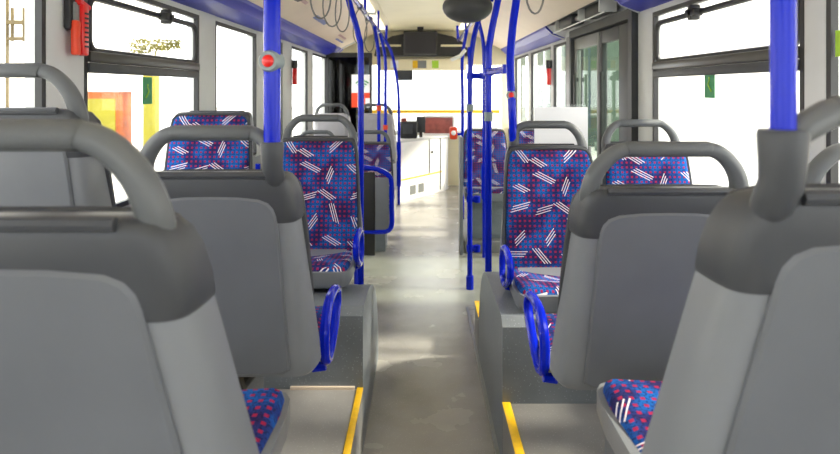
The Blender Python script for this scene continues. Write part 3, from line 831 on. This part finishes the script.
bm = new(); box(bm, -.11, -.03, -.007, -.004, .0, .19); box(bm, .0, .13, -.007, -.004, .12, .19); box(bm, .03, .07, -.007, -.004, .02, .12); build('red_shapes', bm, M['orange'], t)

# ------------------------------------------------------------------ small fittings
# emergency hammer on left pillar
t = thing('emergency_hammer', 'red emergency hammer in a black holder on the left pillar', 'hammer', (-1.25, 2.235, 1.50))
bm = new(); box(bm, -.014, .012, -.055, .03, .09, .205, .01); build('holder', bm, M['black'], t)
bm = new(); box(bm, .006, .03, -.045, -.012, .0, .125, .008); build('case', bm, M['orange'], t)
bm = new(); box(bm, .008, .034, -.008, .034, .0, .19, .008); tube(bm, [(.02, -.02, .195), (.02, .05, .178)], [.014, .011], 10)
h = build('hammer', bm, M['red'], t)
bm = new()
for k in range(8): box(bm, .033, .0365, .0, .026, .03 + k * .017, .037 + k * .017)
build('ribs', bm, M['black'], h)
bm = new(); box(bm, .011, .02, -.04, .0, .11, .19, .006); build('seal', bm, M['doorgrey'], t)

def sticker_on_window(y, s, z0, z1, w, m, lab, name='sticker'):
    bm = new(); x = s * (WX - .002)
    box(bm, x - .0015, x + .0015, y - w / 2, y + w / 2, z0, z1)
    return tag(build(name, bm, M[m]), lab, 'sticker')
s1 = sticker_on_window(2.885, -1, 1.31, 1.435, .095, 'green', 'green exit sticker on the left window')
s2 = sticker_on_window(2.755, 1, 1.34, 1.455, .095, 'green', 'green exit sticker on the right window')
for so, y, s in ((s1, 2.885, -1), (s2, 2.755, 1)):
    bm = new(); x = s * (WX - .0045); z0 = 1.34 if s < 0 else 1.37
    tube(bm, [(x, y - .02, z0), (x, y + .012, z0 + .03), (x, y - .005, z0 + .05)], .003, 6); dome(bm, (x, y, z0 + .058), (-s, 0, 0), .006, .002, 10, 3)
    build('pictogram', bm, M['lime'], so)
sticker_on_window(1.86, 1, 1.48, 1.56, .11, 'lime', 'lime round-cornered sticker on the window at the right edge')
# small red device on far windows
for (s, y, z, lab) in ((-1, 6.02, 1.42, 'small red hammer box on a far left pillar'), (1, 6.04, 1.42, 'small red hammer box on a far right pillar')):
    bm = new(); x = s * (WX - .045); box(bm, x - .02, x + .02, y - .03, y + .03, z, z + .16, .006); a = tag(build('hammer_box', bm, M['red']), lab, 'hammer')
    bm = new(); box(bm, x - .024, x + .024, y - .034, y + .034, z + .16, z + .24, .006); build('holder', bm, M['black'], a)

# white notice on a glass draught screen behind the right patterned seats
t = thing('draught_screen', 'clear glass screen standing behind the right patterned seats', 'screen', (.70, 3.22, 0.0))
bm = new(); box(bm, -.14, .15, -.003, .003, .6, 1.30); build('glass_pane', bm, M['glass'], t)
bm = new(); cyl(bm, (.165, 0, .2), (.165, 0, 1.08), .014, 10); build('post', bm, M['doorgrey'], t)
bm = new(); cyl(bm, (-.155, 0, .2), (-.155, 0, 1.0), .014, 10); build('post', bm, M['doorgrey'], t)
bm = new(); box(bm, .578, .852, 3.185, 3.193, 1.03, 1.287); tag(build('notice', bm, M['paper']), 'blank bright white notice behind the right patterned seat', 'notice')

# stickers on the coves
def cove_sticker(s, x0, x1, ya, yb_, m, lab):
    zf = lambda x: 2.17 - (abs(x) - .62) * .5 - .003
    bm = new()
    P = [(s * x0, ya), (s * x1, ya), (s * x1, yb_), (s * x0, yb_)]
    loft(bm, [[(x, y, zf(x) - .004) for x, y in P], [(x, y, zf(x) + .001) for x, y in P]])
    tag(build('sticker', bm, M[m]), lab, 'sticker')
cove_sticker(-1, .87, .895, 4.3, 4.75, 'pinksticker', 'pinkish sticker on the left cove, nearest')
cove_sticker(-1, .91, .95, 5.4, 6.0, 'bluesticker', 'blue grey sticker on the left cove')
cove_sticker(-1, .94, .96, 7.1, 7.7, 'pinksticker', 'pinkish sticker on the left cove, upper of the far two')
cove_sticker(-1, 1.0, 1.02, 7.3, 7.9, 'bluesticker', 'bluish sticker on the left cove, farthest')
cove_sticker(1, .83, .87, 4.05, 4.3, 'bluesticker', 'bluish sticker on the right cove above the lime one')
cove_sticker(1, .88, .93, 3.95, 4.3, 'lime', 'lime green sticker on the right cove')

# ceiling lamps: two rows of long lamps by the vault edges
lamp_words = ['nearest', 'second', 'third', 'fourth', 'farthest']
for s in (-1, 1):
    for i, y in enumerate((.1, 1.9, 3.7, 5.5, 7.3)):
        t = thing('ceiling_lamp', '%s long ceiling lamp in the %s row' % (lamp_words[i], 'left' if s < 0 else 'right'), 'lamp', (s * .53, y, 2.135), 0, 'ceiling lamps')
        a = .6 * s
        bm = new(); prism(bm, rrect(-.05, .05, .026, .055, .012, 3), lambda u, v, w: (u, w, v), -.82, .82)
        build('diffuser', bm, M['diff'], t, smooth=0)
        bm = new(); box(bm, -.052, .052, -.85, -.82, .02, .05); build('end_cap', bm, M['pillar'], t)
        bm = new(); box(bm, -.052, .052, .82, .85, .02, .05); build('end_cap', bm, M['pillar'], t)

# ------------------------------------------------------------------ the street outside
bm = new(); box(bm, -40, 40, -20, 60, -.45, -.4); struct('ground', bm, M['street'], label='pale street paving outside', cat='ground')
def facade(x, y0, y1, h, m, lab, side):
    t = thing('building', lab, 'building', (x, y0, -.4))
    bm = new(); xs = sorted((0, -side * -5)); box(bm, min(0, side * 5), max(0, side * 5), 0, y1 - y0, 0, h); build('wall', bm, M[m], t)
    k = 1.2
    while k < y1 - y0 - 1.5:
        for z in (1.2, 4.4):
            if z + 2 < h:
                bm = new(); xs = sorted((0, -side * .03)); box(bm, xs[0], xs[1], k, k + 1.3, z, z + 1.9); build('window', bm, M['fwin'] if False else M['facade2'], t)
        k += 2.6
    return t
facade(-14, 4, 34, 9, 'facade', 'pale building seen through the left windows', -1)
facade(12, 2, 34, 9, 'facade', 'pale building seen through the right windows', 1)
t = thing('kiosk', 'orange kiosk seen through the left window', 'kiosk', (-9.2, 18.2, -.4))
bm = new(); box(bm, -.5, .5, -.4, .4, 0, 1.7, .02); build('body', bm, M['kiosk'], t)
bm = new(); box(bm, -.4, .4, -.43, -.4, .5, 1.5); build('pane', bm, M['ypost'], t)
bm = new(); box(bm, -.6, .6, -.5, .5, 1.7, 1.78); build('roof', bm, M['facade2'], t)
bm = new(); box(bm, -8.1, -7.75, 18.0, 18.3, -.4, 2.0); tag(build('advert_pillar', bm, M['ypost']), 'lime yellow pillar outside the left window', 'pillar')
bm = new(); box(bm, -6.8, -6.65, 18.0, 18.15, -.4, 1.7); tag(build('bollard', bm, M['kiosk']), 'slim orange post outside the left window', 'post')
for i, y in enumerate((17.3, 19.2, 22.0, 25.0, 29.0, 34.0)):  # columns added to stand in for grey green reflections
    t = thing('reflection_column', '%s grey green column added for reflections in the right windows, counted from near' % words[i], 'column', (5.2, y, -.4), 0, 'columns added for reflections on the right')
    bm = new(); box(bm, -.15, .5, 0, .55, .25, 6.0, .02); build('shaft', bm, M['greygreen'], t)
    bm = new(); box(bm, -.22, .57, -.07, .62, 0, .25, .02); build('plinth', bm, M['greygreen'], t)
t = thing('bush', 'olive hanging foliage outside the left window top', 'bush', (-8.0, 18.6, 2.4))
bm = new()
for k in range(420):
    x = random.uniform(-.75, .75); z = random.uniform(0, .5) * (1 - .5 * (x + .75) / 1.5) + .2 * (x + .75) / 1.5
    c = Vector((x, random.uniform(-.1, .1), z)); r = .035
    a = random.uniform(0, 6.28)
    vs = [bm.verts.new(c + Vector((r * math.cos(a + q), random.uniform(-.02, .02), r * math.sin(a + q)))) for q in (0, 1.6, 3.1, 4.7)]
    bm.faces.new(vs)
build('foliage', bm, M['leaf'], t, smooth=0)['kind'] = 'stuff'
bm = new(); cyl(bm, (0, 0, -2.8), (0, 0, .1), .03, 8); build('stem', bm, M['leaf'], t)
t = thing('street_mast', 'brown mast with drooping cable outside the near left window', 'mast', (-4.95, 7.4, -.4))
bm = new(); cyl(bm, (.06, 0, 2.35), (.06, 0, 2.75), .02, 8); cyl(bm, (.2, 0, 2.35), (.2, 0, 2.75), .02, 8); box(bm, 0, .3, -.03, .03, 2.55, 2.6); box(bm, 0, .3, -.03, .03, 2.36, 2.4)
cyl(bm, (0, 0, 0), (0, 0, 3.4), .02, 8); build('pole', bm, M['mast'], t)
bm = new(); tube(bm, smooth_path([(.2, 0, 2.55), (.3, 0, 2.35), (.36, 0, 2.05), (.36, 0, 1.75), (.28, 0, 1.5), (.0, 0, 1.3)], 5), .012, 6); build('cable', bm, M['mast'], t)

# ------------------------------------------------------------------ light
wd = bpy.data.worlds.new('World'); bpy.context.scene.world = wd; wd.use_nodes = True
nt = wd.node_tree; bg = nt.nodes['Background']
bg.inputs[0].default_value = (.98, .99, 1.0, 1); bg.inputs[1].default_value = 5.0
sd = bpy.data.lights.new('sun', 'SUN'); sd.energy = 7.0; sd.angle = math.radians(6); sd.color = (1, .93, .78)
so = bpy.data.objects.new('sun', sd); C.objects.link(so)
v = Vector((-1.0, .04, -.86)); so.rotation_euler = v.to_track_quat('-Z', 'Y').to_euler()

vs = bpy.context.scene.view_settings
vs.view_transform = 'Standard'; vs.look = 'None'; vs.gamma = 1; vs.use_curve_mapping = False
vs.exposure = 0.0
